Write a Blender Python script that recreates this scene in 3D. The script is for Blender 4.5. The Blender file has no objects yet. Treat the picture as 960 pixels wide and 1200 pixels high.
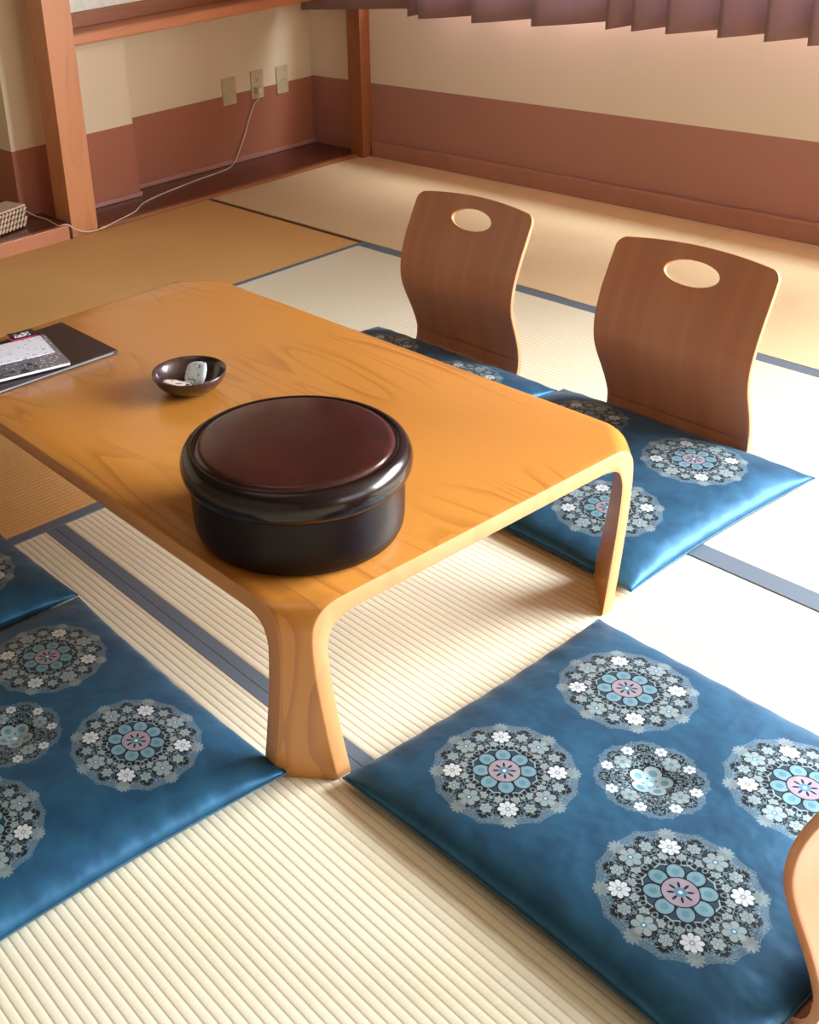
import bpy, bmesh, math, random
from mathutils import Vector, Matrix
PI = math.pi
sc = bpy.context.scene
col = sc.collection

# ------------------------------------------------------------------ camera
cam_d = bpy.data.cameras.new('camera'); cam = bpy.data.objects.new('camera', cam_d); col.objects.link(cam)
cam_d.sensor_fit = 'VERTICAL'; cam_d.sensor_height = 36.0
FPX, CXP, CYP = 1401.5, 206.88, 455.71
cam_d.lens = 36.0 * FPX / 1200.0
cam_d.shift_x = (480 - CXP) / 1200.0
cam_d.shift_y = (CYP - 600) / 1200.0
cam_d.clip_start = 0.02
cam.location = (0, -1.01714, 1.36)
cam.rotation_euler = (1.1463, 0.0951, 0.9642)
sc.camera = cam

# ------------------------------------------------------------------ world, lights, exposure
w = bpy.data.worlds.new('world'); sc.world = w; w.use_nodes = True
w.node_tree.nodes['Background'].inputs[0].default_value = (0.80, 0.90, 1.0, 1)
w.node_tree.nodes['Background'].inputs[1].default_value = 1.5

def area(name, loc, rot, sx, sy, power, color, spread=None):
    d = bpy.data.lights.new(name, 'AREA'); d.shape = 'RECTANGLE'; d.size = sx; d.size_y = sy
    d.energy = power; d.color = color
    if spread: d.spread = spread
    o = bpy.data.objects.new(name, d); o.location = loc; o.rotation_euler = rot; col.objects.link(o)
    return o
# daylight outside the long window in the far wall and a second window round the corner
area('daylight_window', (0.95, 2.95, 1.42), (math.radians(-90), 0, 0), 3.3, 1.40, 840, (0.88, 0.94, 1.0))
area('daylight_side_window', (2.86, 1.05, 1.35), (0, math.radians(90), 0), 1.3, 2.2, 30, (0.88, 0.94, 1.0))
area('daylight_curtained', (-2.2, 2.95, 1.42), (math.radians(-90), 0, 0), 2.8, 1.40, 300, (0.93, 0.96, 1.0))
# warm fill lamp added below the ceiling to lift the room
area('ceiling_fill', (-1.6, -0.3, 2.36), (0, 0, 0), 0.9, 0.9, 2, (1.0, 0.90, 0.78))
sc.view_settings.view_transform = 'Standard'
sc.view_settings.look = 'None'
sc.view_settings.exposure = 0.0
sc.view_settings.gamma = 1.0
sc.view_settings.use_curve_mapping = False
sc.cycles.max_bounces = 10; sc.cycles.diffuse_bounces = 6; sc.cycles.use_denoising = True
sc.cycles.sample_clamp_indirect = 6

# ------------------------------------------------------------------ node helpers
def s2l(c):
    return tuple(((x/255)/12.92 if x/255 <= 0.04045 else ((x/255+0.055)/1.055)**2.4) for x in c) + (1,)

class V:
    """a scalar socket with arithmetic"""
    def __init__(s, nt, sock): s.nt = nt; s.k = sock
    def _op(s, op, *a, clamp=False):
        n = s.nt.nodes.new('ShaderNodeMath'); n.operation = op; n.use_clamp = clamp
        for i, v in enumerate((s,) + a):
            if isinstance(v, V): s.nt.links.new(v.k, n.inputs[i])
            else: n.inputs[i].default_value = v
        return V(s.nt, n.outputs[0])
    def __add__(s, o): return s._op('ADD', o)
    def __radd__(s, o): return s._op('ADD', o)
    def __sub__(s, o): return s._op('SUBTRACT', o)
    def __rsub__(s, o): return (s*-1)+o
    def __mul__(s, o): return s._op('MULTIPLY', o)
    def __rmul__(s, o): return s._op('MULTIPLY', o)
    def __truediv__(s, o): return s._op('DIVIDE', o)
    def abs(s): return s._op('ABSOLUTE')
    def sin(s): return s._op('SINE')
    def cos(s): return s._op('COSINE')
    def sqrt(s): return s._op('SQRT')
    def frac(s): return s._op('FRACT')
    def lt(s, o): return s._op('LESS_THAN', o)
    def gt(s, o): return s._op('GREATER_THAN', o)
    def min(s, o): return s._op('MINIMUM', o)
    def max(s, o): return s._op('MAXIMUM', o)
    def mod(s, o): return s._op('FLOORED_MODULO', o)
    def pow(s, o): return s._op('POWER', o)
    def atan2(s, o): return s._op('ARCTAN2', o)
    def ss(s, a, b):  # smoothstep 0..1 (a<b or a>b)
        n = s.nt.nodes.new('ShaderNodeMapRange'); n.interpolation_type = 'SMOOTHSTEP'
        lo, hi, r0, r1 = (a, b, 0, 1) if a < b else (b, a, 1, 0)
        s.nt.links.new(s.k, n.inputs[0])
        for i, v in zip((1, 2, 3, 4), (lo, hi, r0, r1)): n.inputs[i].default_value = v
        return V(s.nt, n.outputs[0])

def hyp(a, b): return (a*a + b*b).sqrt()

class Mat:
    def __init__(s, name, rough=0.5, spec=0.5, coat=0, coat_rough=0.1, sheen=0):
        s.m = bpy.data.materials.new(name); s.m.use_nodes = True
        s.nt = s.m.node_tree; s.b = s.nt.nodes['Principled BSDF']
        s.b.inputs['Roughness'].default_value = rough
        s.b.inputs['Specular IOR Level'].default_value = spec
        s.b.inputs['Coat Weight'].default_value = coat; s.b.inputs['Coat Roughness'].default_value = coat_rough
        s.b.inputs['Sheen Weight'].default_value = sheen
    def coords(s, kind='Object'):
        n = s.nt.nodes.new('ShaderNodeTexCoord'); x = s.nt.nodes.new('ShaderNodeSeparateXYZ')
        s.nt.links.new(n.outputs[kind], x.inputs[0])
        return V(s.nt, x.outputs[0]), V(s.nt, x.outputs[1]), V(s.nt, x.outputs[2])
    def world(s):
        n = s.nt.nodes.new('ShaderNodeNewGeometry'); x = s.nt.nodes.new('ShaderNodeSeparateXYZ')
        s.nt.links.new(n.outputs['Position'], x.inputs[0])
        return V(s.nt, x.outputs[0]), V(s.nt, x.outputs[1]), V(s.nt, x.outputs[2])
    def vec(s, x, y, z=0.0):
        n = s.nt.nodes.new('ShaderNodeCombineXYZ')
        for i, v in enumerate((x, y, z)):
            if isinstance(v, V): s.nt.links.new(v.k, n.inputs[i])
            else: n.inputs[i].default_value = v
        return n.outputs[0]
    def noise(s, vec, scale, detail=2, rough=0.5, dist=0, out=0):
        n = s.nt.nodes.new('ShaderNodeTexNoise')
        s.nt.links.new(vec, n.inputs['Vector']); n.inputs['Scale'].default_value = scale
        n.inputs['Detail'].default_value = detail; n.inputs['Roughness'].default_value = rough
        n.inputs['Distortion'].default_value = dist
        return V(s.nt, n.outputs[out])
    def voro(s, vec, scale, feature='F1'):
        n = s.nt.nodes.new('ShaderNodeTexVoronoi'); n.feature = feature
        s.nt.links.new(vec, n.inputs['Vector']); n.inputs['Scale'].default_value = scale
        return V(s.nt, n.outputs['Distance'])
    def mix(s, f, a, b):
        n = s.nt.nodes.new('ShaderNodeMix'); n.data_type = 'RGBA'; n.clamp_factor = True
        for sock, v in ((n.inputs[0], f), (n.inputs[6], a), (n.inputs[7], b)):
            if isinstance(v, V): s.nt.links.new(v.k, sock)
            elif isinstance(v, (int, float)): sock.default_value = v
            elif isinstance(v, tuple): sock.default_value = v
            else: s.nt.links.new(v, sock)
        return n.outputs[2]
    def base(s, c):
        if isinstance(c, tuple): s.b.inputs['Base Color'].default_value = c
        else: s.nt.links.new(c, s.b.inputs['Base Color'])
        return s
    def rough(s, v): s.nt.links.new(v.k, s.b.inputs['Roughness']); return s
    def bump(s, h, strength=0.3, dist=0.002):
        n = s.nt.nodes.new('ShaderNodeBump'); n.inputs['Strength'].default_value = strength
        n.inputs['Distance'].default_value = dist
        s.nt.links.new(h.k, n.inputs['Height']); s.nt.links.new(n.outputs[0], s.b.inputs['Normal'])
        return s

def plain(name, rgb, rough=0.5, spec=0.5, nscale=30, var=0.12, **k):
    m = Mat(name, rough, spec, **k); x, y, z = m.coords()
    n = m.noise(m.vec(x, y, z), nscale, 3)
    c = s2l(rgb); d = tuple(v*(1-var) for v in c[:3]) + (1,)
    m.base(m.mix(n.ss(0.3, 0.7), d, c)); m.bump(n, 0.08, 0.001)
    return m.m

# ------------------------------------------------------------------ materials
def tatami(name, rgb, dark, along='x', pitch=0.015, bstr=0.38, groove=0.6):
    m = Mat(name, 0.62, 0.35); x, y, z = m.world()
    a, b = (y, x) if along == 'x' else (x, y)      # a runs across the ribs, b along them
    ph = (a*(1/pitch)).frac()
    rib = ((ph-0.5).abs()*2)                        # 1 in the groove between ribs
    h = 1-(rib*rib*rib)
    fine = m.noise(m.vec(a*60, b*900, 0), 1.0, 2)
    blot = m.noise(m.vec(x*3, y*3, 0), 1.0, 3)
    streak = m.noise(m.vec(a*25, b*260, 3), 1.0, 2)
    c = m.mix(blot.ss(0.3, 0.7)*0.35 + (streak.ss(0.3, 0.75))*0.30, s2l(rgb), s2l(dark))
    c = m.mix(rib.ss(0.62, 1.0)*groove, c, s2l(tuple(v*0.80 for v in dark)))
    m.base(c); m.bump(h + fine*0.12, bstr, 0.0022)
    return m.m
M_TAT_X = tatami('tatami_cream_weave', (232, 226, 204), (222, 208, 170), 'x', groove=0.5)
M_TAT_X2 = tatami('tatami_far_shade_weave', (230, 204, 162), (216, 186, 140), 'x', bstr=0.25, groove=0.3)  # copy of the cream weave with the sill's shade put into its tan
M_TAT_Y = tatami('tatami_amber_sheen_weave', (226, 178, 114), (210, 158, 92), 'y', bstr=0.2, groove=0.3)  # directional sheen of rushes laid this way, put into an amber base colour

def cloth_border(name, rgb):
    m = Mat(name, 0.7, 0.3); x, y, z = m.world()
    n = m.noise(m.vec(x*700, y*700, 0), 1.0, 2); q = m.noise(m.vec(x*6, y*6, 0), 1, 2)
    c = s2l(rgb); m.base(m.mix(n*0.5+q*0.4, tuple(v*0.8 for v in c[:3])+(1,), c)); m.bump(n, 0.3, 0.0006)
    return m.m
M_BORDER = cloth_border('slate_blue_border_cloth', (108, 120, 134))
M_BROWN = cloth_border('dark_brown_border_cloth', (98, 64, 48))
M_GAP = plain('dark_gap', (40, 34, 32), 0.8)

def wood(name, rgb, dark, scale=1.0, axis='x', rough=0.35, coat=0.3, lines=9, linestr=0.5, coat_rough=0.15):
    m = Mat(name, rough, 0.5, coat=coat, coat_rough=coat_rough); x, y, z = m.coords()
    s = {'x': (1.1, 7, 1.5), 'y': (7, 1.1, 7), 'z': (7, 7, 1.1)}[axis]
    v = m.vec(x*(s[0]*scale), y*(s[1]*scale), z*(s[2]*scale))
    f = m.noise(v, 0.9, 2, 0.45, 0.5)
    k = (f*lines).frac()
    line = k.ss(0.55, 0.97) * (1-k.ss(0.97, 1.0))
    s2 = {'x': (9, 330, 330), 'y': (330, 9, 330), 'z': (330, 330, 9)}[axis]
    fib = m.noise(m.vec(x*s2[0], y*s2[1], z*s2[2]), 1.0, 2)
    amp = m.noise(m.vec(x*2, y*2, z*2), 1.3, 1).ss(0.35, 0.62)
    c = m.mix(line*amp*linestr + fib*0.22, s2l(rgb), s2l(dark))
    m.base(c); m.bump(fib*0.4+line*0.3, 0.05, 0.001)
    return m.m
M_TABLE = wood('honey_oak', (204, 136, 56), (156, 88, 30), 1.0, 'x', 0.34, 0.55, 12, 0.5, 0.22)
M_TABLE_LEG = wood('honey_oak_leg', (198, 128, 60), (160, 94, 40), 1.0, 'z', 0.34, 0.4, 6, 0.2, 0.22)
M_TABLE_EDGE = wood('table_edge_ply', (208, 150, 96), (178, 116, 66), 1.0, 'x', 0.5, 0.1, 6, 0.2)
M_POST = wood('post_cedar', (204, 136, 86), (172, 104, 60), 1.0, 'z', 0.45, 0.1, 7, 0.35)
M_RAIL = wood('rail_cedar', (206, 132, 86), (170, 98, 58), 1.0, 'y', 0.4, 0.2, 7, 0.3)
M_RAIL_DARK = wood('sill_cedar', (160, 98, 60), (120, 66, 38), 1.0, 'y', 0.45, 0.1, 7, 0.3)
M_ALCOVE = wood('alcove_floor_lacquered', (92, 44, 32), (58, 26, 20), 1.0, 'y', 0.28, 0.4, 7, 0.4)
M_KAMACHI = wood('kamachi_board', (190, 124, 86), (150, 90, 60), 1.0, 'y', 0.4, 0.2, 7, 0.3)

def chair_wood():
    m = Mat('chair_beech_veneer', 0.34, 0.5, coat=0.45, coat_rough=0.22); x, y, z = m.coords()
    f = m.noise(m.vec(x*22, y*2, z*1.4), 1.0, 3, 0.5, 0.3)
    fib = m.noise(m.vec(x*400, y*10, z*10), 1.0, 2)
    m.base(m.mix(f.ss(0.3, 0.7)*0.45+fib*0.25, s2l((200, 138, 104)), s2l((172, 110, 80))))
    m.bump(fib, 0.04, 0.001)
    return m.m
M_CHAIR = chair_wood()
M_CHAIR_EDGE = wood('chair_ply_edge', (200, 142, 100), (170, 104, 68), 1.0, 'z', 0.5, 0.1, 6, 0.2)

def wall_mat(name, top, low, zsplit):
    m = Mat(name, 0.85, 0.25); x, y, z = m.world()
    n = m.noise(m.vec(x, y, z), 90, 3); q = m.noise(m.vec(x, y, z), 2.2, 2)
    ct = m.mix(q*0.6, s2l(top), s2l(tuple(v*0.95 for v in top)))
    cl = m.mix(q*0.6, s2l(low), s2l(tuple(v*0.93 for v in low)))
    m.base(m.mix(z.gt(zsplit), cl, ct)); m.bump(n, 0.25, 0.0012)
    return m.m
M_WALL = wall_mat('wallpaper_cream_over_terracotta', (238, 228, 210), (180, 132, 120), 0.328)
M_WALL_L = wall_mat('wallpaper_alcove', (228, 212, 182), (174, 112, 88), 0.325)
M_CEIL = plain('ceiling_board', (104, 88, 68), 0.8)
M_REAR = plain('sliding_door_paper', (122, 110, 94), 0.8)
M_TRIM = plain('terracotta_trim', (182, 130, 114), 0.5, nscale=8)
M_SHOJI = plain('shoji_paper', (240, 240, 228), 0.9)
M_OUTLET = plain('outlet_plastic', (206, 190, 156), 0.4)
M_OUTLET_D = plain('outlet_slots', (120, 100, 78), 0.5)
M_CORD = plain('cord_plastic', (226, 208, 190), 0.45)

def curtain_mat():
    m = Mat('mauve_curtain_cloth', 0.85, 0.2, sheen=0.3); x, y, z = m.coords()
    n = m.noise(m.vec(x*500, y*500, z*500), 1, 2); q = m.noise(m.vec(x*20, y*20, z*2), 1, 2)
    m.base(m.mix(n*0.4+q*0.4, s2l((184, 146, 142)), s2l((152, 118, 120)))); m.bump(n, 0.2, 0.0008)
    tr = m.nt.nodes.new('ShaderNodeBsdfTranslucent'); tr.inputs[0].default_value = s2l((150, 134, 140)); mx = m.nt.nodes.new('ShaderNodeMixShader'); mx.inputs[0].default_value = 0.40
    m.nt.links.new(m.b.outputs[0], mx.inputs[1]); m.nt.links.new(tr.outputs[0], mx.inputs[2])
    m.nt.links.new(mx.outputs[0], m.nt.nodes['Material Output'].inputs[0])
    return m.m
M_CURTAIN = curtain_mat()

def lacquer(name, rgb, dark, rough, coat_rough, nscale=9, coat=1.0, spec=0.5):
    m = Mat(name, rough, spec, coat=coat, coat_rough=coat_rough); x, y, z = m.coords()
    n = m.noise(m.vec(x, y, z), nscale, 4, 0.6); f = m.noise(m.vec(x*14, y*120, z*120), 1, 3)
    m.base(m.mix(n.ss(0.35, 0.7)*0.6+f*0.4, s2l(rgb), s2l(dark)))
    m.rough(n*0.05+rough)
    return m.m
M_LAC = lacquer('black_lacquer', (30, 15, 15), (16, 10, 11), 0.2, 0.10, 9, 0.28, 0.3)
M_LAC_TOP = lacquer('brown_lacquer_panel', (70, 30, 25), (38, 18, 16), 0.2, 0.14, 6, 0.5, 0.3)
M_LAC_BODY = lacquer('dark_red_lacquer', (30, 10, 10), (11, 7, 8), 0.34, 0.20, 9, 0.06, 0.2)

# ---- cushion brocade: blue cloth with five round floral medallions
def brocade():
    m = Mat('blue_brocade', 0.50, 0.5, sheen=0.1); nt = m.nt
    m.b.inputs['Sheen Roughness'].default_value = 0.4; m.b.inputs['Metallic'].default_value = 0.5
    X, Y, Z = m.coords()
    blue, blue2 = s2l((40, 98, 132)), s2l((24, 72, 106))
    dark = s2l((8, 14, 24)); motif = s2l((150, 168, 172)); motif2 = s2l((104, 134, 146))
    white = s2l((214, 224, 230)); teal = s2l((124, 168, 182)); teal2 = s2l((88, 136, 156)); pink = s2l((160, 150, 164))
    # cloth ground: soft mottled stripes
    g = m.noise(m.vec(X*14, Y*14, 0), 1, 3, 0.6)
    weave = m.noise(m.vec(X*900, Y*900, 0), 1, 1)
    C = m.mix(g.ss(0.3, 0.7)*0.7+weave*0.25, blue, blue2)
    def flower(px, py, n, R, depth=0.28):
        """petal mask and centre mask around local px,py"""
        r = hyp(px, py); a = py.atan2(px)
        lobe = ((a*(n/2)).cos()).abs()
        edge = (lobe*depth + (1-depth))*R
        body = (r/edge).lt(1.0)
        gap = lobe.lt(0.30) * (r/R).gt(0.35)
        ctr = (r/R).lt(0.28)
        return body, gap, ctr
    def fold(a, n, off=0.0):
        """polar angle folded to one of n sectors, signed"""
        s = 2*PI/n
        return ((a-off)+s/2).mod(s)-s/2
    def medallion(C, px, py, R, mode):
        u, v = px/R, py/R
        r = hyp(u, v); a = v.atan2(u)
        # folded, mirrored coordinates: a kaleidoscope of scrolls
        n1 = 16 if mode == 0 else 8
        f = fold(a, n1).abs()
        kx, ky = r*f.cos(), r*f.sin()
        scroll = m.noise(m.vec(kx, ky, 4.0 if mode == 0 else 9.0), 11.0, 0.6, 0.5, 2.2)
        vor = m.voro(m.vec(kx, ky, 2.0), 9.5)
        rim = m.noise(m.vec(kx, ky, 7.0), 6.0, 1)*0.20 + (a*(8 if mode == 0 else 4)).cos().abs()*0.08-0.01
        # outer airy curls on the blue
        lim_o = rim+0.87; lim_d = rim+0.74
        out = (r-lim_o).lt(0.0)
        curl = ((scroll*8).frac()-0.5).abs().lt(0.20)
        ringmask = (r-lim_d).gt(0.0)*out
        C = m.mix(ringmask*(curl*0.80), C, motif)
        disc = (r-lim_d).lt(0.0)
        C = m.mix(disc, C, dark)
        leaf = scroll.gt(0.50)*disc
        C = m.mix(leaf, C, m.mix(vor.gt(0.34), motif, motif2))
        lines = ((scroll*7).frac()-0.5).abs().lt(0.09)*disc
        C = m.mix(lines*0.75, C, dark)
        if mode == 0:
            # rows of small grey flowers
            for (n, off, rr, FR, npet, cA, cB) in ((16, PI/16, 0.57, 0.070, 6, motif, motif2), (8, PI/8, 0.76, 0.090, 6, motif, motif2),
                                          (4, 0.0, 0.72, 0.150, 6, motif, teal2), (4, PI/4, 0.72, 0.140, 8, white, motif)):
                fa = fold(a, n, off)
                qx, qy = r*fa.cos()-rr, r*fa.sin()
                body, gap, ctr = flower(qx, qy, npet, FR)
                halo = (hyp(qx, qy)/FR).lt(1.12)
                C = m.mix(halo*0.8, C, dark)
                C = m.mix(body, C, cA)
                C = m.mix(body*gap*0.75, C, cB)
                C = m.mix(ctr, C, cB)
                dot = (hyp(qx, qy)/FR).lt(0.12)
                C = m.mix(dot, C, white)
            # outer fans beyond the white flowers
            fa = fold(a, 8, 0)
            qx, qy = r*fa.cos()-0.93, r*fa.sin()
            body, gap, ctr = flower(qx, qy, 10, 0.115, 0.4)
            C = m.mix(body*(r.gt(0.84))*0.7, C, motif); C = m.mix(body*gap*r.gt(0.84)*0.5, C, motif2)
            # centre: octagon, teal petals, pink ring, small star
            oct_ = (fold(a, 8).cos()*r)
            C = m.mix(oct_.lt(0.435), C, motif); C = m.mix(oct_.lt(0.415), C, s2l((30, 66, 84)))
            fa = fold(a, 8, 0)
            for rr, FR, c1, c2 in ((0.318, 0.105, s2l((118, 160, 174)), s2l((96, 142, 160))),):
                qx, qy = r*fa.cos()-rr, r*fa.sin()
                d = hyp(qx*0.9, qy)
                C = m.mix(d.lt(FR+0.018), C, dark); C = m.mix(d.lt(FR), C, c1); C = m.mix(d.lt(FR*0.45), C, c2)
            C = m.mix(r.lt(0.235), C, dark); C = m.mix(r.lt(0.218), C, pink)
            fa = fold(a, 8, 0)
            qx, qy = r*fa.cos()-0.115, r*fa.sin()
            C = m.mix(hyp(qx*0.55, qy*1.6).lt(0.026), C, dark)
            C = m.mix(r.lt(0.075), C, teal2); C = m.mix(r.lt(0.025), C, white)
        else:
            for (n, off, rr, FR, cA, cB) in ((8, PI/8, 0.80, 0.12, white, motif), (4, 0.0, 0.62, 0.17, motif, motif2)):
                fa = fold(a, n, off)
                qx, qy = r*fa.cos()-rr, r*fa.sin()
                body, gap, ctr = flower(qx, qy, 6, FR)
                C = m.mix(body, C, cA); C = m.mix(body*gap*0.7, C, cB); C = m.mix(ctr, C, cB)
            fa = fold(a, 5, PI/4)
            qx, qy = r*fa.cos()-0.25, r*fa.sin()
            d = hyp(qx, qy*0.9)
            C = m.mix(d.lt(0.165), C, dark); C = m.mix(d.lt(0.145), C, motif); C = m.mix(d.lt(0.07), C, teal2)
            C = m.mix(r.lt(0.12), C, teal); C = m.mix(r.lt(0.05), C, white)
        return C, disc
    sx = (X.gt(0.0)*2-1)*0.148; sy = (Y.gt(0.0)*2-1)*0.145
    top = Z.gt(0.012)
    base = C
    C1, d1 = medallion(base, X-sx, Y-sy, 0.106, 0)
    C2, d2 = medallion(base, X, Y, 0.078, 1)
    near = hyp(X, Y).lt(0.088)
    C = m.mix(near, C1, C2)
    C = m.mix(top, base, C)
    m.base(C)
    wr = m.noise(m.vec(X*9, Y*9, Z*4), 1, 3, 0.55)
    m.bump(wr*3.0 + weave*0.05 + d1*0.03, 0.5, 0.004)
    return m.m
M_BROCADE = brocade()
M_PIPING = plain('seam_thread', (70, 120, 150), 0.6)

# ------------------------------------------------------------------ geometry helpers
def tag(o, label=None, cat=None, group=None, kind=None):
    if label: o['label'] = label
    if cat: o['category'] = cat
    if group: o['group'] = group
    if kind: o['kind'] = kind
    return o
def empty(name, loc=(0, 0, 0), rz=0):
    o = bpy.data.objects.new(name, None); col.objects.link(o); o.location = loc; o.rotation_euler = (0, 0, rz)
    o.empty_display_size = 0.05
    return o
def mesh_obj(name, verts, faces, mats, parent=None, smooth=False, sharp=None, fmat=None):
    me = bpy.data.meshes.new(name); me.from_pydata([tuple(v) for v in verts], [], faces); me.validate(); me.update()
    bm = bmesh.new(); bm.from_mesh(me); bmesh.ops.recalc_face_normals(bm, faces=bm.faces); bm.to_mesh(me); bm.free()
    for mt in (mats if isinstance(mats, (list, tuple)) else [mats]): me.materials.append(mt)
    if fmat:
        for p, i in zip(me.polygons, fmat): p.material_index = i
    if smooth:
        me.polygons.foreach_set('use_smooth', [True]*len(me.polygons))
        if sharp: me.set_sharp_from_angle(angle=math.radians(sharp))
    o = bpy.data.objects.new(name, me); col.objects.link(o)
    if parent: o.parent = parent
    return o
class MB:
    def __init__(s): s.v = []; s.f = []; s.m = []
    def add(s, v, f, mi=0):
        k = len(s.v); s.v += [tuple(a) for a in v]; s.f += [tuple(i+k for i in q) for q in f]; s.m += [mi]*len(f); return s
    def box(s, x0, y0, z0, x1, y1, z1, mi=0, c=0.0):
        if c <= 0:
            v = [(x, y, z) for z in (z0, z1) for y in (y0, y1) for x in (x0, x1)]
            return s.add(v, [(0, 2, 3, 1), (4, 5, 7, 6), (0, 1, 5, 4), (2, 6, 7, 3), (0, 4, 6, 2), (1, 3, 7, 5)], mi)
        bm = bmesh.new(); bmesh.ops.create_cube(bm, size=1)
        for q in bm.verts: q.co = Vector(((x0+x1)/2+q.co.x*(x1-x0), (y0+y1)/2+q.co.y*(y1-y0), (z0+z1)/2+q.co.z*(z1-z0)))
        bmesh.ops.bevel(bm, geom=bm.edges[:]+bm.verts[:], offset=c, segments=2, affect='EDGES', profile=0.5)
        bm.verts.index_update()
        s.add([q.co[:] for q in bm.verts], [[q.index for q in f.verts] for f in bm.faces], mi); bm.free(); return s
    def lathe(s, prof, n=64, mi=0, c=(0, 0), cap=True):
        v = []; f = []
        for r, z in prof:
            for i in range(n):
                a = 2*PI*i/n; v.append((c[0]+r*math.cos(a), c[1]+r*math.sin(a), z))
        for j in range(len(prof)-1):
            for i in range(n):
                k = (i+1) % n; f.append((j*n+i, j*n+k, (j+1)*n+k, (j+1)*n+i))
        if cap:
            f.append(tuple(range(n))[::-1]); f.append(tuple((len(prof)-1)*n+i for i in range(n)))
        return s.add(v, f, mi)
    def tube(s, pts, r, n=8, mi=0):
        P = [Vector(p) for p in pts]; v = []; f = []
        up = Vector((0, 0, 1))
        for i, p in enumerate(P):
            t = (P[min(i+1, len(P)-1)]-P[max(i-1, 0)]).normalized()
            a = t.cross(up if abs(t.z) < 0.95 else Vector((1, 0, 0))).normalized(); b = a.cross(t)
            for k in range(n):
                q = 2*PI*k/n; v.append(p+a*(r*math.cos(q))+b*(r*math.sin(q)))
        for i in range(len(P)-1):
            for k in range(n):
                l = (k+1) % n; f.append((i*n+k, i*n+l, (i+1)*n+l, (i+1)*n+k))
        f.append(tuple(range(n))[::-1]); f.append(tuple((len(P)-1)*n+i for i in range(n)))
        return s.add(v, f, mi)
    def build(s, name, mats, parent=None, smooth=False, sharp=None):
        return mesh_obj(name, s.v, s.f, mats, parent, smooth, sharp, s.m)
def crm(pts, n=8):
    """Catmull-Rom through 3-D points"""
    P = [Vector(p) for p in pts]; P = [P[0]*2-P[1]]+P+[P[-1]*2-P[-2]]; out = []
    for i in range(1, len(P)-2):
        for k in range(n):
            t = k/n; a, b, c, d = P[i-1:i+3]
            out.append(0.5*((2*b)+(c-a)*t+(2*a-5*b+4*c-d)*t*t+(3*b-a-3*c+d)*t*t*t))
    out.append(P[-2]); return out
def structure(o): o['kind'] = 'structure'; return o

# ------------------------------------------------------------------ room shell
XL, XR, YB, YW, ZC = -4.42, 2.7, -2.9, 2.712, 2.42
structure(MB().box(-5.3, YB-0.1, -0.16, XR+0.1, YW+0.12, -0.056).build('floor', M_TAT_X2))
structure(MB().box(-5.3, YB-0.1, ZC, XR+0.1, YW+0.3, ZC+0.08).build('ceiling', M_CEIL))
wf = MB()
WX0, WX1, WZ0, WZ1 = -3.85, 2.45, 0.74, 2.08
wf.box(-5.3, YW, -0.056, XR+0.1, YW+0.12, WZ0)
wf.box(-5.3, YW, WZ1, XR+0.1, YW+0.12, ZC)
wf.box(-5.3, YW, WZ0, WX0, YW+0.12, WZ1); wf.box(WX1, YW, WZ0, XR+0.1, YW+0.12, WZ1)
structure(wf.build('wall_window', M_WALL))
wr_ = MB()
wr_.box(XR, YB, -0.056, XR+0.1, -0.05, ZC); wr_.box(XR, 2.15, -0.056, XR+0.1, YW, ZC)
wr_.box(XR, -0.05, -0.056, XR+0.1, 2.15, 0.70); wr_.box(XR, -0.05, 2.0, XR+0.1, 2.15, ZC)
structure(wr_.build('wall_right', M_REAR))
fr2 = MB(); fr2.box(XR+0.02, -0.05, 0.70, XR+0.08, 2.15, 0.74); fr2.box(XR+0.02, -0.05, 1.96, XR+0.08, 2.15, 2.0)
for y in (-0.05, 1.03, 2.10): fr2.box(XR+0.02, y, 0.74, XR+0.08, y+0.05, 1.96)
structure(fr2.build('window_2', M_POST))
structure(MB().box(-5.3, YB-0.1, -0.056, XR+0.1, YB, ZC).build('wall_rear', M_REAR))
wl = MB()
wl.box(XL-0.1, 1.63, -0.056, XL, YW, ZC)                # recess back wall
wl.box(-5.3, YB, -0.056, -5.2, YW, ZC)
structure(wl.build('wall_left', M_WALL_L))
structure(MB().box(-5.2, 1.055, -0.056, -4.318, 1.632, ZC).build('wall_column', M_WALL_L))
# window frame (the glass itself lies above the picture, behind the curtain)
fr = MB()
for x in (WX0, -2.3, -0.72, 0.86, WX1-0.05): fr.box(x, YW+0.03, WZ0, x+0.05, YW+0.09, WZ1)
fr.box(WX0, YW+0.02, WZ0, WX1, YW+0.10, WZ0+0.05); fr.box(WX0, YW+0.02, WZ1-0.05, WX1, YW+0.10, WZ1)
structure(fr.build('window_1', M_POST))
# skirting under the window wall, with its proud top lip
bb = MB(); bb.box(-4.01, YW-0.014, 0.0, XR, YW, 0.066, c=0.002); bb.box(-4.01, YW-0.018, 0.060, XR, YW, 0.072, c=0.002)
structure(bb.build('baseboard_window', M_TRIM))
structure(MB().box(XL, 1.634, 0.012, XL+0.010, YW, 0.034, c=0.002).build('baseboard_recess', M_TRIM))
structure(MB().box(-4.318, 1.266, 0.012, -4.308, 1.638, 0.032, c=0.002).build('baseboard_column', M_TRIM))
# posts
structure(MB().box(-4.192, 1.146, -0.05, -4.07, 1.265, ZC, c=0.002).build('trim_1', M_POST))
structure(MB().box(-4.104, 2.655, -0.05, -4.018, YW+0.01, ZC, c=0.003).build('trim_2', M_RAIL_DARK))
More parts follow.
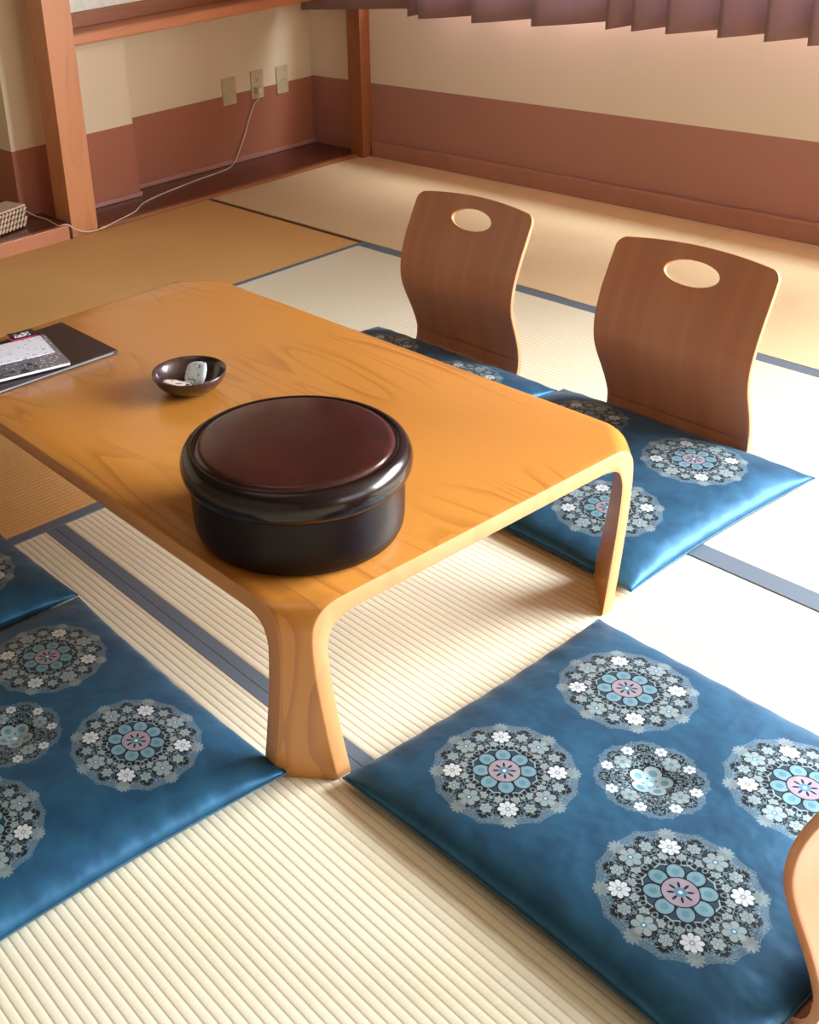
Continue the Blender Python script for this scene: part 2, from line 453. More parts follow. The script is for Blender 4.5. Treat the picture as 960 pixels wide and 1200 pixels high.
# alcove floor on the right, raised board floor on the left, front boards
structure(MB().box(XL, 1.265, -0.056, -4.085, YW, 0.011, c=0.001).build('trim_3', M_ALCOVE))
structure(MB().box(-4.086, 1.266, -0.056, -4.056, 2.655, 0.013, c=0.002).build('trim_4', M_RAIL_DARK))
structure(MB().box(-5.2, -0.6, -0.056, -4.075, 1.146, 0.054, c=0.001).build('trim_5', M_ALCOVE))
structure(MB().box(-4.078, -0.6, -0.056, -4.05, 1.124, 0.057, c=0.003).build('trim_6', M_KAMACHI))

# shelf rail across the recess, its back board and paper screen above
sh = empty('wall_shelf', (-4.25, 1.96, 0.712)); tag(sh, 'long wooden shelf rail running from the left post to the corner above the outlets', 'shelf')
b = MB(); b.box(-0.17, -0.695, 0.0, 0.148, 0.752, 0.044, c=0.008); b.build('shelf_board', M_RAIL, sh)
ps = empty('paper_screen', (-4.275, 1.94, 0.785)); tag(ps, 'white paper sliding screen standing on the wooden shelf rail', 'paper screen')
MB().box(-0.010, -0.67, -0.029, 0.014, 0.60, 0.030, c=0.002).build('bottom_rail', M_RAIL_DARK, ps)
MB().box(-0.004, -0.67, 0.0, 0.004, 0.60, 1.1).build('paper', M_SHOJI, ps)
MB().box(-0.012, 0.215, 0.0, 0.016, 0.250, 1.1, c=0.002).build('stile', M_RAIL_DARK, ps)

# ------------------------------------------------------------------ tatami mats
def mat(x0, y0, x1, y1, m, label, borders, brown=()):
    cx, cy = (x0+x1)/2, (y0+y1)/2
    o = empty('tatami_mat', (cx, cy, -0.055)); tag(o, label, 'tatami mat', 'tatami mats laid over the floor')
    MB().box(x0-cx+.001, y0-cy+.001, 0, x1-cx-.001, y1-cy-.001, 0.055).build('woven_face', m, o)
    for bx0, by0, bx1, by1 in borders:
        MB().box(bx0-cx, by0-cy, 0.02, bx1-cx, by1-cy, 0.0556, c=0.0004).build('cloth_border', M_BORDER, o)
    for bx0, by0, bx1, by1 in brown:
        MB().box(bx0-cx, by0-cy, 0.02, bx1-cx, by1-cy, 0.0556, c=0.0004).build('cloth_border', M_BROWN, o)['label'] = 'dark brown border'
mat(-4.056, 1.824, -2.22, YW-0.002, M_TAT_X2, 'tan tatami mat along the foot of the window wall, touching the corner post', [])
mat(-2.22, 1.821, -0.4, YW-0.002, M_TAT_X2, 'tan tatami mat along the window wall behind the nearer chair', [])
mat(-0.4, 1.821, 1.42, YW-0.002, M_TAT_X2, 'tan tatami mat along the window wall at the right edge', [])
mat(-3.100, 0.862, -1.28, 1.818, M_TAT_X, 'cream tatami mat under the two backrests, with blue borders on both long sides',
    [(-3.100, 1.776, -1.28, 1.8185), (-3.100, 0.8615, -1.28, 0.912)])
mat(-1.28, 0.862, 0.54, 1.818, M_TAT_X, 'brightly lit cream tatami mat at the right edge, beside the nearer chair',
    [(-1.28, 1.776, 0.54, 1.8185), (-1.28, 0.8615, 0.54, 0.912)])
mat(-2.136, -0.026, -0.316, 0.858, M_TAT_X, 'ribbed cream tatami mat directly under the table and front cushion', [(-2.136, -0.0265, -0.316, -0.001)])
mat(-2.136, -0.936, -0.316, -0.028, M_TAT_X, 'ribbed cream tatami mat in the foreground, below the left cushions', [(-2.136, -0.050, -0.316, -0.0275)])
mat(-4.05, 0.0, -3.102, 1.816, M_TAT_Y, 'amber tatami mat between the left post and the far end of the table', [(-3.122, 0.0, -3.1025, 1.8165)], [(-4.05, 1.800, -3.122, 1.8165)])
mat(-3.098, -0.936, -2.138, 0.858, M_TAT_Y, 'amber tatami mat under the left end of the table', [(-2.170, -0.936, -2.1375, 0.8585)])

# ------------------------------------------------------------------ table (bent plywood, four corner legs)
TX0, TX1, TY0, TY1, TH = -2.490, -1.134, -0.146, 0.671, 0.334
TCX, TCY = (TX0+TX1)/2, (TY0+TY1)/2
OUT = [(.104, .334), (.084, .3335), (.068, .330), (.055, .324), (.045, .315), (.038, .302), (.0355, .285), (.035, .262), (.0365, .235), (.039, .205), (.046, .149), (.056, .080), (.063, .040), (.070, .0)]
INN = [(.150, .304), (.115, .3035), (.098, .301), (.084, .296), (.074, .288), (.068, .276), (.0645, .262), (.064, .250), (.0655, .225), (.068, .200), (.075, .145), (.086, .075), (.093, .035), (.099, .0)]
def dens(P, n=4):
    q = crm([(a, 0, b) for a, b in P], n); return [(p.x, p.z) for p in q]
ZS = 0.19     # the corner bend belongs to the top; below this height it is the leg
def clip(P, hi):
    Q = []
    for (a, b), (c, d) in zip(P[:-1], P[1:]):
        if hi:
            if b >= ZS: Q.append((a, b))
            if b >= ZS > d: t = (b-ZS)/(b-d); Q.append((a+(c-a)*t, ZS)); break
        else:
            if b > ZS >= d: t = (b-ZS)/(b-d); Q.append((a+(c-a)*t, ZS))
            if d < ZS: Q.append((c, d))
    return Q
OD, ID = dens(OUT), dens(INN)
corners = [(TX1-TCX, TY0-TCY, -1, 1), (TX1-TCX, TY1-TCY, -1, -1), (TX0-TCX, TY1-TCY, 1, -1), (TX0-TCX, TY0-TCY, 1, 1)]
NU = 6
def cpt(c, d, z, u):
    """point on a corner sheet: u=-1 on the plane y=const (offset along x), u=+1 on the plane x=const"""
    x, y, sx, sy = c
    return (x+sx*d*(1-u)/2, y+sy*d*(1+u)/2, z)
table = empty('low_table', (TCX, TCY, 0.0008)); tag(table, 'low honey-brown bentwood table with four curved corner legs', 'table')
def corner_strip(mb, c, P, mi, flip):
    v = []; f = []
    for d, z in P:
        for k in range(NU+1): v.append(cpt(c, d, z, -1+2*k/NU))
    for j in range(len(P)-1):
        for k in range(NU):
            a = j*(NU+1)+k; f.append((a, a+1, a+NU+2, a+NU+1))
    mb.add(v, f, mi)
oh, ih, ol, il = clip(OD, True), clip(ID, True), clip(OD, False), clip(ID, False)
tb = MB()
for c in corners: corner_strip(tb, c, oh, 0, 0); corner_strip(tb, c, ih, 0, 0)
def octo(d, z):
    v = []
    for c, o in zip(corners, (0, 1, 0, 1)):
        row = [cpt(c, d, z, -1+2*k/NU) for k in range(NU+1)]
        v += row if o == 0 else row[::-1]
    return v
to = octo(oh[0][0], TH); tb.add(to, [tuple(range(len(to)))], 0)
ti = octo(ih[0][0], INN[0][1]); tb.add(ti, [tuple(range(len(ti)))], 0)
def rail_face(ca, cb, ua, ub):
    pa = [cpt(ca, d, z, ua) for d, z in oh]; qa = [cpt(ca, d, z, ua) for d, z in ih]
    pb = [cpt(cb, d, z, ub) for d, z in oh]; qb = [cpt(cb, d, z, ub) for d, z in ih]
    ring = pa[::-1]+pb+qb[::-1]+qa
    tb.add(ring, [tuple(range(len(ring)))], 1)
rail_face(corners[0], corners[1], 1, 1); rail_face(corners[2], corners[3], 1, 1)
rail_face(corners[1], corners[2], -1, -1); rail_face(corners[3], corners[0], -1, -1)
def finish_table(mb, name, mats):
    o = mb.build(name, mats, table); me = o.data
    bm = bmesh.new(); bm.from_mesh(me); bmesh.ops.remove_doubles(bm, verts=bm.verts[:], dist=0.00005)
    bmesh.ops.recalc_face_normals(bm, faces=bm.faces[:])
    es = [e for e in bm.edges if len(e.link_faces) == 2 and e.link_faces[0].material_index != e.link_faces[1].material_index]
    bmesh.ops.bevel(bm, geom=es, offset=0.0016, segments=2, affect='EDGES', profile=0.5, material=1)
    bm.to_mesh(me); bm.free()
    me.polygons.foreach_set('use_smooth', [True]*len(me.polygons)); me.set_sharp_from_angle(angle=math.radians(35))
    return o
finish_table(tb, 'tabletop', [M_TABLE, M_TABLE_EDGE])
for c in corners:
    lb = MB(); corner_strip(lb, c, ol, 0, 0); corner_strip(lb, c, il, 0, 0)
    for u in (-1, 1):
        ring = [cpt(c, d, z, u) for d, z in ol]+[cpt(c, d, z, u) for d, z in il][::-1]
        lb.add(ring, [tuple(range(len(ring)))], 1)
    foot = [cpt(c, ol[-1][0], 0, -1+2*k/NU) for k in range(NU+1)]+[cpt(c, il[-1][0], 0, 1-2*k/NU) for k in range(NU+1)]
    lb.add(foot, [tuple(range(len(foot)))], 0)
    finish_table(lb, 'leg', [M_TABLE, M_TABLE_EDGE])

# ------------------------------------------------------------------ legless chairs (bent plywood)
PROF = [(-0.40, .004), (-0.30, .004), (-0.20, .004), (-0.10, .004), (-0.032, .004), (-0.008, .012), (.003, .030), (.004, .060), (-.004, .095), (-.018, .135), (-.034, .175), (-.044, .212), (-.044, .250), (-.036, .290), (-.020, .335), (.001, .380), (.020, .420), (.040, .462)]
PP = crm([(0, a, b) for a, b in PROF], 6)
PL = [0]
for a, b in zip(PP[:-1], PP[1:]): PL.append(PL[-1]+(a-b).length)
def prof(s):
    s = min(max(s, 0), PL[-1]-1e-6)
    import bisect
    i = max(bisect.bisect_right(PL, s)-1, 0); i = min(i, len(PL)-2)
    t = (s-PL[i])/(PL[i+1]-PL[i]); p = PP[i].lerp(PP[i+1], t); d = (PP[i+1]-PP[i]).normalized()
    return p, Vector((0, -d.z, d.y)) if False else Vector((0, d.z, -d.y))   # normal pointing to the rear
def s_of_z(z):
    for i, p in enumerate(PP):
        if i > 40 and p.z >= z: return PL[i]
    return PL[-1]
S_MID = s_of_z(0.024)
def chair_sheet(sx_rings, outer, th, name, parent):
    """closed sheet: rings of (x,s) from hole/inner to outer, given thickness"""
    v = []; f = []; R = len(sx_rings); N = len(sx_rings[0])
    def pos(x, s, off):
        p, n = prof(s)
        rise = min(max((p.z-0.05)/0.2, 0), 1)
        dish = 0.014*rise*(1-(x/0.20)**2)
        return Vector((x, p.y+dish, p.z))+n*off
    for off in (0, th):
        for ring in sx_rings:
            for x, s in ring: v.append(pos(x, s, off))
    K = R*N; mi = []
    for side in (0, 1):
        for j in range(R-1):
            for i in range(N):
                k = (i+1) % N; q = (side*K+j*N+i, side*K+j*N+k, side*K+(j+1)*N+k, side*K+(j+1)*N+i)
                f.append(q if side == 0 else q[::-1]); mi.append(0)
    for j in (0, R-1):
        for i in range(N):
            k = (i+1) % N; f.append((j*N+i, j*N+k, K+j*N+k, K+j*N+i)); mi.append(1)
    me = bpy.data.meshes.new(name); me.from_pydata([tuple(a) for a in v], [], f); me.update()
    bm = bmesh.new(); bm.from_mesh(me)
    for fc, i in zip(bm.faces, mi): fc.material_index = i
    bmesh.ops.recalc_face_normals(bm, faces=bm.faces[:])
    es = [e for e in bm.edges if len(e.link_faces) == 2 and e.link_faces[0].material_index != e.link_faces[1].material_index]
    bmesh.ops.bevel(bm, geom=es, offset=0.0018, segments=2, affect='EDGES', profile=0.5, material=1)
    bm.to_mesh(me); bm.free()
    me.materials.append(M_CHAIR); me.materials.append(M_CHAIR_EDGE)
    me.polygons.foreach_set('use_smooth', [True]*len(me.polygons)); me.set_sharp_from_angle(angle=math.radians(50))
    o = bpy.data.objects.new(name, me); col.objects.link(o); o.parent = parent
    return o
def make_chair(label):
    root = empty('legless_chair'); tag(root, label, 'chair', 'legless bentwood chairs round the table')
    # backrest outline in (x, s)
    s0, s1 = S_MID, s_of_z(0.443)
    pts = []
    r = 0.026
    def halfw(s):
        t = (s-s0)/(s1-s0)
        return 0.183 + 0.011*math.sin(min(t, 1)*PI*0.8) + 0.008*t
    n = 30
    right = [(halfw(s0+(s1-r-s0)*k/n), s0+(s1-r-s0)*k/n) for k in range(n+1)]
    w1 = right[-1][0]
    arc = [(w1-r+r*math.cos(a), s1-r+r*math.sin(a)) for a in [PI/2*k/8 for k in range(1, 8)]]
    topl = [(x, s1+0.010*(1-(x/(w1-r))**2)) for x in [(w1-r)*(1-2*k/24) for k in range(25)]]
    left = [(-a, b) for a, b in (arc[::-1]+right[::-1])]
    bot = [(-right[0][0]+2*right[0][0]*k/24, s0) for k in range(1, 24)]
    outl = right+arc+topl+left+bot
    hs = s_of_z(0.398)
    rings = []
    hole = []
    for x, s in outl:
        a = math.atan2((s-hs)/1.0, x)
        hole.append((0.067*math.cos(a)/math.sqrt(math.cos(a)**2+0*1) if False else 0, 0))
    # hole points follow the angle of each outline point on an ellipse
    hole = []
    for x, s in outl:
        a = math.atan2((s-hs)*0.067/0.029*0.55, x)
        hole.append((0.067*math.cos(a), hs+0.0285*math.sin(a)))
    R = 26
    for j in range(R+1):
        t = (j/R); rings.append([(h[0]+(o[0]-h[0])*t, h[1]+(o[1]-h[1])*t) for h, o in zip(hole, outl)])
    chair_sheet(rings, outl, 0.0115, 'backrest', root)
    # seat plate (bends up into the back under the cushion)
    sa, sb = 0.0, S_MID
    def hw(s): return 0.1832
    n = 40
    ro = [(hw(0)-r+r*math.sin(a), r-r*math.cos(a)) for a in [PI/2*k/6 for k in range(7)]]
    ro += [(0.1832, r+(sb-r)*k/n) for k in range(1, n+1)]
    lo = [(-a, b) for a, b in ro[::-1]]
    N = len(ro)
    rows = [[(xr*(-1+2*k/12), s) for k in range(13)] for xr, s in ro]
    v = []; f = []; mi = []
    for off in (0, 0.0115):
        for row in rows:
            for x, s in row:
                p, nn = prof(s); v.append(Vector((x, p.y, p.z))+nn*off-Vector((0, 0, 0)))
    K = N*13
    for side in (0, 1):
        for j in range(N-1):
            for i in range(12):
                f.append((side*K+j*13+i, side*K+j*13+i+1, side*K+(j+1)*13+i+1, side*K+(j+1)*13+i)); mi.append(0)
    for j in range(N-1):
        for i in (0, 12): f.append((j*13+i, (j+1)*13+i, K+(j+1)*13+i, K+j*13+i)); mi.append(1)
    for i in range(12): f.append((i, i+1, K+i+1, K+i)); mi.append(1)
    dz = 0.0085
    mesh_obj('seat', [(a[0], a[1], max(a[2], 0.0)+0.0) for a in [(q.x, q.y, q.z+ (dz if q.y < -0.05 else dz*max(0,1-(q.y+0.05)/0.05))) for q in v]], f, [M_CHAIR, M_CHAIR_EDGE], root, True, 40, mi)
    return root
def copy_tree(o, parent=None):
    c = o.copy(); col.objects.link(c)
    if parent: c.parent = parent
    for ch in list(o.children): copy_tree(ch, c)
    return c
ch0 = make_chair('legless wooden chair with an oval hole, nearer of the two behind the table')
ch0.location = (-1.463, 1.252, 0.0012)
ch1 = copy_tree(ch0); ch1.location = (-2.110, 1.258, 0.0012); ch1['label'] = 'legless wooden chair with an oval hole, farther of the two, nearest the left post'
ch2 = copy_tree(ch0); ch2.location = (-0.457, 0.245, 0.0012); ch2.rotation_euler = (0, 0, -PI/2)
ch2['label'] = 'legless wooden chair seen from behind, cut off at the lower right corner'

# ------------------------------------------------------------------ cushions
def make_cushion(label):
    root = empty('floor_cushion'); tag(root, label, 'cushion', 'blue floor cushions with round flower medallions')
    HX, HY = 0.327, 0.309
    NX, NY = 90, 86
    v = []; f = []
    rnd = random.Random(4)
    wr = [(rnd.uniform(0, 6.28), rnd.uniform(14, 34), rnd.uniform(-1, 1)) for _ in range(8)]
    def edge(u, w):
        # outline pulled in a little between the pointed corners
        k = 1-0.035*(1-w*w)
        return u*k
    def P(i, j, side):
        u = -1+2*i/NX; w = -1+2*j/NY
        u = math.sin(u*PI/2)*0.35+u*0.65; w = math.sin(w*PI/2)*0.35+w*0.65
        x, y = HX*edge(u, w), HY*edge(w, u)
        eu, ew = 1-abs(u)**4.5, 1-abs(w)**4.5
        prof_ = (max(eu, 0)**0.5)*(max(ew, 0)**0.5)
        if side:
            dim = 0.009*math.exp(-((x/0.030)**2+(y/0.030)**2))+0.0035*math.exp(-(abs(x-0.25*y)/0.012))*math.exp(-(y/0.10)**2)*(0.5+0.5*math.sin(y*40))
            wv = sum(a[2]*0.0005*math.sin(a[0]+a[1]*(x*math.cos(i_)+y*math.sin(i_))) for i_, a in enumerate(wr))
            # puckers running in from the seam
            sm = 0.0012*(math.sin(x*95+1)*math.exp(-(1-abs(w))*9)+math.sin(y*88)*math.exp(-(1-abs(u))*9))
            z = 0.018+0.042*prof_-dim+(wv+sm)*min(1, prof_*3)
        else:
            z = 0.018-0.0175*min(1, prof_*2.2)+0.0135*min(1, max(0, prof_-0.42)*5)
        return (x, y, z)
    for side in (1, 0):
        for i in range(NX+1):
            for j in range(NY+1): v.append(P(i, j, side))
    K = (NX+1)*(NY+1)
    for side in (0, 1):
        for i in range(NX):
            for j in range(NY):
                a = side*K+i*(NY+1)+j; q = (a, a+1, a+NY+2, a+NY+1); f.append(q if side else q[::-1])
    o = mesh_obj('cover', v, f, M_BROCADE, root, True)
    bm = bmesh.new(); bm.from_mesh(o.data); bmesh.ops.remove_doubles(bm, verts=bm.verts[:], dist=0.00008); bmesh.ops.recalc_face_normals(bm, faces=bm.faces[:]); bm.to_mesh(o.data); bm.free()
    o.data.polygons.foreach_set('use_smooth', [True]*len(o.data.polygons))
    # seam piping round the edge and the tuft stitch in the middle
    ring = [P(i, 0, 1) for i in range(0, NX)]+[P(NX, j, 1) for j in range(0, NY)]+[P(i, NY, 1) for i in range(NX, 0, -1)]+[P(0, j, 1) for j in range(NY, -1, -1)]
    MB().tube([(x, y, z) for x, y, z in ring], 0.0016, 6).build('seam', M_BROCADE, root, True)
    return root
cu = make_cushion('blue floor cushion in the foreground right of the table leg, whole top in view')
cu.location = (-0.790, 0.229, 0)
for loc, rz, lab in (((-1.460, 0.962, 0), 0, 'blue floor cushion under the nearer backrest, beside the right table leg'),
                     ((-2.118, 0.944, 0), 0, 'blue floor cushion under the farther backrest, mostly hidden by the table'),
                     ((-1.510, -0.448, 0), 0, 'blue floor cushion in shade at the left of the near table leg'),
                     ((-2.172, -0.444, 0), 0, 'blue floor cushion at the left edge, only its dark corner in view')):
    c = copy_tree(cu); c.location = loc; c.rotation_euler = (0, 0, rz); c['label'] = lab

# ------------------------------------------------------------------ lacquer box
bx = empty('lacquer_box', (-1.337, 0.038, TH+0.001)); tag(bx, 'round dark brown lacquer box with a lid, standing on the table corner', 'box')
body = MB(); body.lathe([(0.0001, 0.004), (0.140, 0.004), (0.150, 0.0), (0.158, 0.001), (0.165, 0.006), (0.1695, 0.016), (0.1715, 0.03), (0.1725, 0.06), (0.1725, 0.100), (0.160, 0.100), (0.0001, 0.100)], 96)
body.build('body', M_LAC_BODY, bx, True, 40)
lid = MB(); lid.lathe([(0.150, 0.1005), (0.1735, 0.1005), (0.1775, 0.102), (0.181, 0.106), (0.1845, 0.114), (0.1858, 0.122), (0.1855, 0.130), (0.183, 0.139), (0.178, 0.147), (0.172, 0.1515), (0.166, 0.153), (0.1625, 0.1518), (0.1605, 0.150)], 96, cap=False)
lid.build('lid_rim', M_LAC, bx, True, 60)
tp = MB(); tp.lathe([(0.1606, 0.1500), (0.1588, 0.1508), (0.157, 0.1535), (0.1545, 0.1552), (0.148, 0.1562), (0.10, 0.1572), (0.05, 0.1578), (0.0005, 0.158)], 96, cap=True)
tp.build('lid_panel', M_LAC_TOP, bx, True, 50)

# ------------------------------------------------------------------ bowl with wrapped sweets
bw = empty('sweet_bowl', (-1.905, 0.222, TH+0.001)); tag(bw, 'small dark round bowl holding two wrapped sweets on the table', 'bowl')
q = MB(); q.lathe([(0.0004, 0.0), (0.030, 0.0), (0.040, 0.001), (0.056, 0.008), (0.068, 0.019), (0.0755, 0.031), (0.078, 0.040), (0.0775, 0.0425), (0.0755, 0.042), (0.071, 0.032), (0.063, 0.020), (0.050, 0.010), (0.030, 0.005), (0.0004, 0.004)], 72)
q.build('bowl_wall', lacquer('bowl_lacquer', (58, 34, 34), (30, 20, 22), 0.25, 0.12), bw, True, 60)
def printed(name, ground, ink, scale, thr=0.60):
    m = Mat(name, 0.45, 0.5); x, y, z = m.coords()
    n = m.noise(m.vec(x, y, z), scale, 2, 0.6, 0.6)
    m.base(m.mix(n.ss(thr, thr+0.04), s2l(ground), s2l(ink))); return m.m
M_WRAP = printed('white_wrapper_blue_print', (226, 236, 244), (96, 130, 160), 110)
M_WRAP2 = printed('tan_wrapper_black_print', (206, 188, 178), (40, 34, 40), 70, 0.56)
def sweet(name, label, m, loc, rot, w_, l_, t_, n=14):
    o = empty(name, loc); o.rotation_euler = rot; tag(o, label, 'sweet')
    v = []; f = []
    for side in (1, -1):
        for i in range(n+1):
            for j in range(n+1):
                u, q_ = -1+2*i/n, -1+2*j/n
                h = (max(0, 1-u**4)*max(0, 1-q_**4))**0.5
                crimp = 0.0006*math.sin(q_*22)*(abs(u) > 0.8)
                cut = 1-0.22*max(0, abs(u)+abs(q_)-1.3)
                v.append((u*l_*cut, q_*w_*cut, side*t_*h+crimp))
    K = (n+1)**2
    for s_ in (0, 1):
        for i in range(n):
            for j in range(n):
                a = s_*K+i*(n+1)+j; g = (a, a+1, a+n+2, a+n+1); f.append(g if s_ else g[::-1])
    mesh_obj('wrapper', v, f, m, o, True)
sweet('wrapped_sweet', 'white wrapped sweet with blue print leaning up inside the bowl', M_WRAP, (-1.893, 0.230, TH+0.0365), (math.radians(8), math.radians(42), math.radians(-52)), 0.024, 0.028, 0.0030)
sweet('wrapped_sweet', 'tan wrapped sweet with black print lying flat in the bowl beside the white one', M_WRAP2, (-1.898, 0.186, TH+0.0285), (math.radians(-14), math.radians(10), math.radians(38)), 0.021, 0.030, 0.003)

# ------------------------------------------------------------------ folder, booklets, leaflet, card on the table
M_FOLD = plain('dark_brown_leatherette', (46, 28, 28), 0.42, nscale=200, var=0.3)
M_PAPER = plain('page_paper', (226, 228, 234), 0.6)
fo = empty('menu_folder', (-2.315, 0.060, TH+0.001)); tag(fo, 'dark brown leatherette folder lying at the left end of the table', 'folder')
q = MB(); q.box(-0.128, -0.165, 0.0, 0.128, 0.160, 0.0025, c=0.001); q.build('back_cover', M_FOLD, fo)
q = MB(); q.box(-0.124, -0.163, 0.0026, 0.1265, 0.150, 0.0052); q.build('page_block', plain('folder_pages', (150, 150, 152), 0.5), fo)
q = MB(); q.box(-0.130, -0.165, 0.0053, 0.1275, 0.160, 0.0080, c=0.001); q.box(-0.130, 0.150, 0.0026, 0.1275, 0.1605, 0.0054); q.build('front_cover', M_FOLD, fo)
def booklet_mat():
    m = Mat('booklet_cover_print', 0.4, 0.5, coat=0.3); x, y, z = m.coords()
    n = m.voro(m.vec(x*1.2, y, z), 90); k = m.noise(m.vec(x*3, y*1.5, z), 38, 1)
    c = m.mix(k.gt(0.52), s2l((104, 110, 122)), s2l((40, 44, 54)))
    c = m.mix(n.lt(0.22), c, s2l((212, 216, 224)))
    m.base(m.mix(y.gt(0.058), c, m.mix(n.lt(0.22), s2l((120, 112, 118)), s2l((226, 228, 232))))); return m.m
def booklet(label, loc, rz, hx, hy, t, cm):
    o = empty('booklet', loc, rz); tag(o, label, 'booklet', 'booklets stacked on the folder')
    q = MB(); q.box(-hx+.001, -hy+.001, 0.0, hx-.001, hy-.001, t-0.0008, c=0.0006); q.build('page_block', M_PAPER, o)
    q = MB(); q.box(-hx, -hy, t-0.0007, hx, hy, t); q.build('cover', cm, o)
    return o
M_BK = booklet_mat()
z0 = TH+0.0082
booklet('thin white booklet at the bottom of the stack on the folder', (-2.325, -0.02, z0), math.radians(-12), 0.095, 0.105, 0.004, M_PAPER)
booklet('grey patterned booklet lying on top of the thin white one on the folder', (-2.310, -0.008, z0+0.0042), math.radians(-12), 0.100, 0.128, 0.007, M_BK)
def leaflet_mat():
    m = Mat('leaflet_print', 0.45, 0.5); x, y, z = m.coords()
    n = m.noise(m.vec(x*3, y*1.3, z), 60, 1); k = m.noise(m.vec(x, y, z), 22, 1)
    c = m.mix((n.gt(0.66))*0.8, s2l((230, 230, 240)), s2l((110, 116, 130)))
    c = m.mix((x.gt(0.028))*(y.lt(-0.045))*(x.lt(0.05)), c, s2l((52, 58, 74)))
    m.base(c); return m.m
lf = empty('leaflet', (-2.338, 0.026, z0+0.0114), math.radians(-12)); tag(lf, 'white printed leaflet lying on the grey booklet', 'leaflet')
v = []; f = []
for side in (0, 1):
    for i in range(13):
        u = i/12
        for y_ in (-0.10, 0.088): v.append((-0.060+0.118*u, y_, 0.0012*side+0.001*math.sin(u*PI)))
for i in range(12):
    a = 2*i; f += [(a, a+1, a+3, a+2), (26+a, 28+a, 29+a, 27+a), (a, a+2, a+28, a+26), (a+1, a+27, a+29, a+3)]
f += [(0, 26, 27, 1), (24, 25, 51, 50)]
mesh_obj('sheet', v, f, leaflet_mat(), lf, True, 40)
cdm = Mat('black_card_print', 0.4, 0.5); x, y, z = cdm.coords()
n_ = cdm.noise(cdm.vec(x, y, z), 130, 1)
inner = x.abs().lt(0.022)*y.abs().lt(0.026)
c_ = cdm.mix(inner, s2l((30, 26, 34)), cdm.mix(n_.gt(0.47)*(x.abs().lt(0.013))*(y.abs().lt(0.019)), s2l((26, 24, 32)), s2l((232, 232, 238))))
cdm.base(cdm.mix(x.gt(0.021)+y.lt(-0.0285), c_, s2l((190, 30, 84))))
cd = empty('card', (-2.411, 0.094, z0+0.0136), math.radians(-12)); tag(cd, 'small black card with white lettering and a pink edge on the white leaflet', 'card')
MB().box(-0.025, -0.032, 0.0, 0.025, 0.032, 0.0012).build('card_face', cdm.m, cd)

# ------------------------------------------------------------------ curtain
def curtain():
    root = empty('curtain', (-2.9, 2.60, 0.66)); tag(root, 'mauve curtain hanging in folds across the window, hem along the top of the picture', 'curtain')
    hems = [-4.28, -3.64, -3.56, -3.28, -2.99, -2.69, -2.58, -2.44, -2.26, -2.11, -1.97, -1.80, -1.62, -1.47, -1.30, -1.15, -1.0, -0.86]
    pts = []; drop = []
    rnd = random.Random(3)
    # each panel swings out towards the room at its right end, then tucks back under the next
    for a, b in zip(hems[:-1], hems[1:]):
        w_ = b-a; amp = min(0.050, 0.20*w_+0.012)
        n = 14
        for k in range(n):
            t = k/n
            if t < 0.80:
                u = t/0.80; x = a+(w_+0.022)*u; y = amp*(-1+2*u)-0.3*amp*math.sin(u*PI)
            else:
                u = (t-0.80)/0.20; x = b+0.022*(1-u)+0.012*math.sin(u*PI); y = amp*(1-2*u)
            drop.append(0.022*(min(u, 1) if t < 0.80 else 1-u))
            pts.append((x+2.9, y))
    NZ = 26; H_ = 1.52
    v = []; f = []
    for k in range(NZ+1):
        t = k/NZ
        for i, (x, y) in enumerate(pts):
            sway = 0.004*math.sin(x*9+t*5)
            v.append((x+sway, y*(1-0.25*t)+0.0, H_*t + (drop[i]-0.008+0.004*math.sin(x*4.1))*(1-t)))
    n = len(pts)
    for k in range(NZ):
        for i in range(n-1):
            a = k*n+i; f.append((a, a+1, a+n+1, a+n))
    o = mesh_obj('curtain_cloth', v, f, M_CURTAIN, root, True)
    md = o.modifiers.new('solid', 'SOLIDIFY'); md.thickness = 0.0022; md.offset = 0
    r = MB(); r.tube([(-1.44, 0.0, 1.535), (2.1, 0.0, 1.535)], 0.012, 12); r.build('curtain_rail', M_RAIL_DARK, root, True)
curtain()

# ------------------------------------------------------------------ outlets and cord
def outlet(y, z, label, w_=0.066, h_=0.122, sockets=True, switch=False):
    o = empty('wall_outlet', (XL, y, z)); tag(o, label, 'wall outlet')
    q = MB(); q.box(0.0, -w_/2, -h_/2, 0.008, w_/2, h_/2, c=0.0025); q.build('cover_plate', M_OUTLET, o)
    if sockets:
        for dz in ((0.022, -0.022) if not switch else (0.0,)):
            s_ = MB(); s_.box(0.006, -0.017, dz-0.014, 0.0095, 0.017, dz+0.014, c=0.001); so = s_.build('socket', M_OUTLET, o)
            k = MB(); k.box(0.0093, -0.008, dz-0.006, 0.0099, -0.005, dz+0.006); k.box(0.0093, 0.005, dz-0.006, 0.0099, 0.008, dz+0.006); k.build('slot', M_OUTLET_D, so)
    return o
outlet(2.219, 0.342, 'blank cream wall outlet, leftmost of three in the recess', 0.076, 0.120, False)
outlet(2.380, 0.344, 'cream wall outlet with a plug and white cord, middle of three', 0.070, 0.126)
outlet(2.528, 0.340, 'cream wall outlet nearest the corner, rightmost of three', 0.068, 0.126, True, True)
cr = empty('power_cord', (XL+0.02, 2.372, 0.31)); tag(cr, 'thin white power cord running from the middle outlet down and past the left post', 'cord')
R0 = Vector((XL+0.02, 2.372, 0.31))
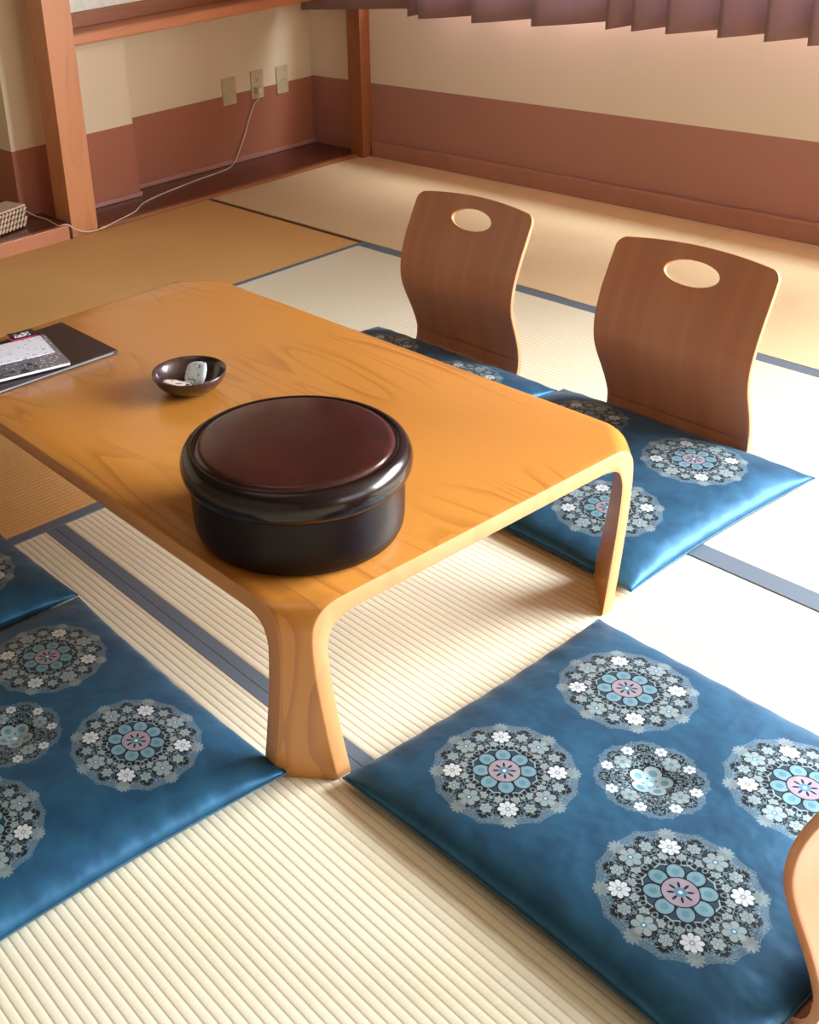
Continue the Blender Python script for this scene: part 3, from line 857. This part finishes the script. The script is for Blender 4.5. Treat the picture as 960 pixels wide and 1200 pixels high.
cp = [(-4.392, 2.372, 0.318), (-4.388, 2.366, 0.286), (-4.405, 2.349, 0.262), (-4.408, 2.318, 0.205), (-4.405, 2.275, 0.12), (-4.40, 2.225, 0.045), (-4.385, 2.185, 0.017), (-4.350, 2.110, 0.0135),
      (-4.322, 1.96, 0.0135), (-4.300, 1.867, 0.0135), (-4.27, 1.75, 0.0135), (-4.243, 1.66, 0.0135), (-4.20, 1.566, 0.0135), (-4.118, 1.472, 0.0145), (-4.065, 1.359, 0.0165), (-4.046, 1.275, 0.010),
      (-4.040, 1.205, 0.012), (-4.038, 1.150, 0.034), (-4.052, 1.118, 0.0605), (-4.073, 1.091, 0.0585), (-4.18, 1.104, 0.0575), (-4.26, 1.088, 0.066), (-4.296, 1.060, 0.088), (-4.300, 1.035, 0.100), (-4.300, 1.01, 0.104)]
q = MB(); q.tube([p-R0 for p in crm(cp, 8)], 0.0026, 8); q.build('cable', M_CORD, cr, True)
q = MB(); q.box(0.0*0-0.010, -0.013, 0.000, 0.020, 0.013, 0.026, c=0.004); q.build('plug', M_CORD, cr)

# ------------------------------------------------------------------ woven basket on the raised floor
bk = empty('woven_basket', (-4.215, 0.915, 0.054), math.radians(14)); tag(bk, 'small pale woven basket at the left edge beside the power cord', 'basket')
M_BASK = plain('pale_cane', (214, 186, 160), 0.6); M_BASK_D = plain('dark_cane_gap', (96, 62, 48), 0.8)
q = MB(); q.box(-0.050, -0.105, 0.004, 0.050, 0.080, 0.070); q.build('lining', M_BASK_D, bk)
q = MB(); rr = 0.0062
for lvl in range(4):
    z = 0.012+lvl*0.0195
    for side in range(4):
        L = 0.185 if side % 2 == 0 else 0.100
        n = 10 if side % 2 == 0 else 6
        for k in range(n):
            t = (k+0.5+(0.5 if lvl % 2 else 0))/n
            if t > 1: continue
            if side == 0: p = (0.054, -0.105+L*t)
            elif side == 2: p = (-0.054, -0.105+L*t)
            elif side == 1: p = (-0.050+L*t, 0.084)
            else: p = (-0.050+L*t, -0.109)
            dx, dy = ((0, 0.0045) if side % 2 == 0 else (0.0045, 0))
            q.tube([(p[0]-dx*1.5, p[1]-dy*1.5, z-0.005), (p[0], p[1], z+0.002), (p[0]+dx*1.5, p[1]+dy*1.5, z+0.010)], 0.0056, 8)
q.build('weave', M_BASK, bk, True)
q = MB(); q.box(-0.058, -0.113, 0.084, 0.058, 0.088, 0.092, c=0.003); q.build('lid', M_BASK, bk)
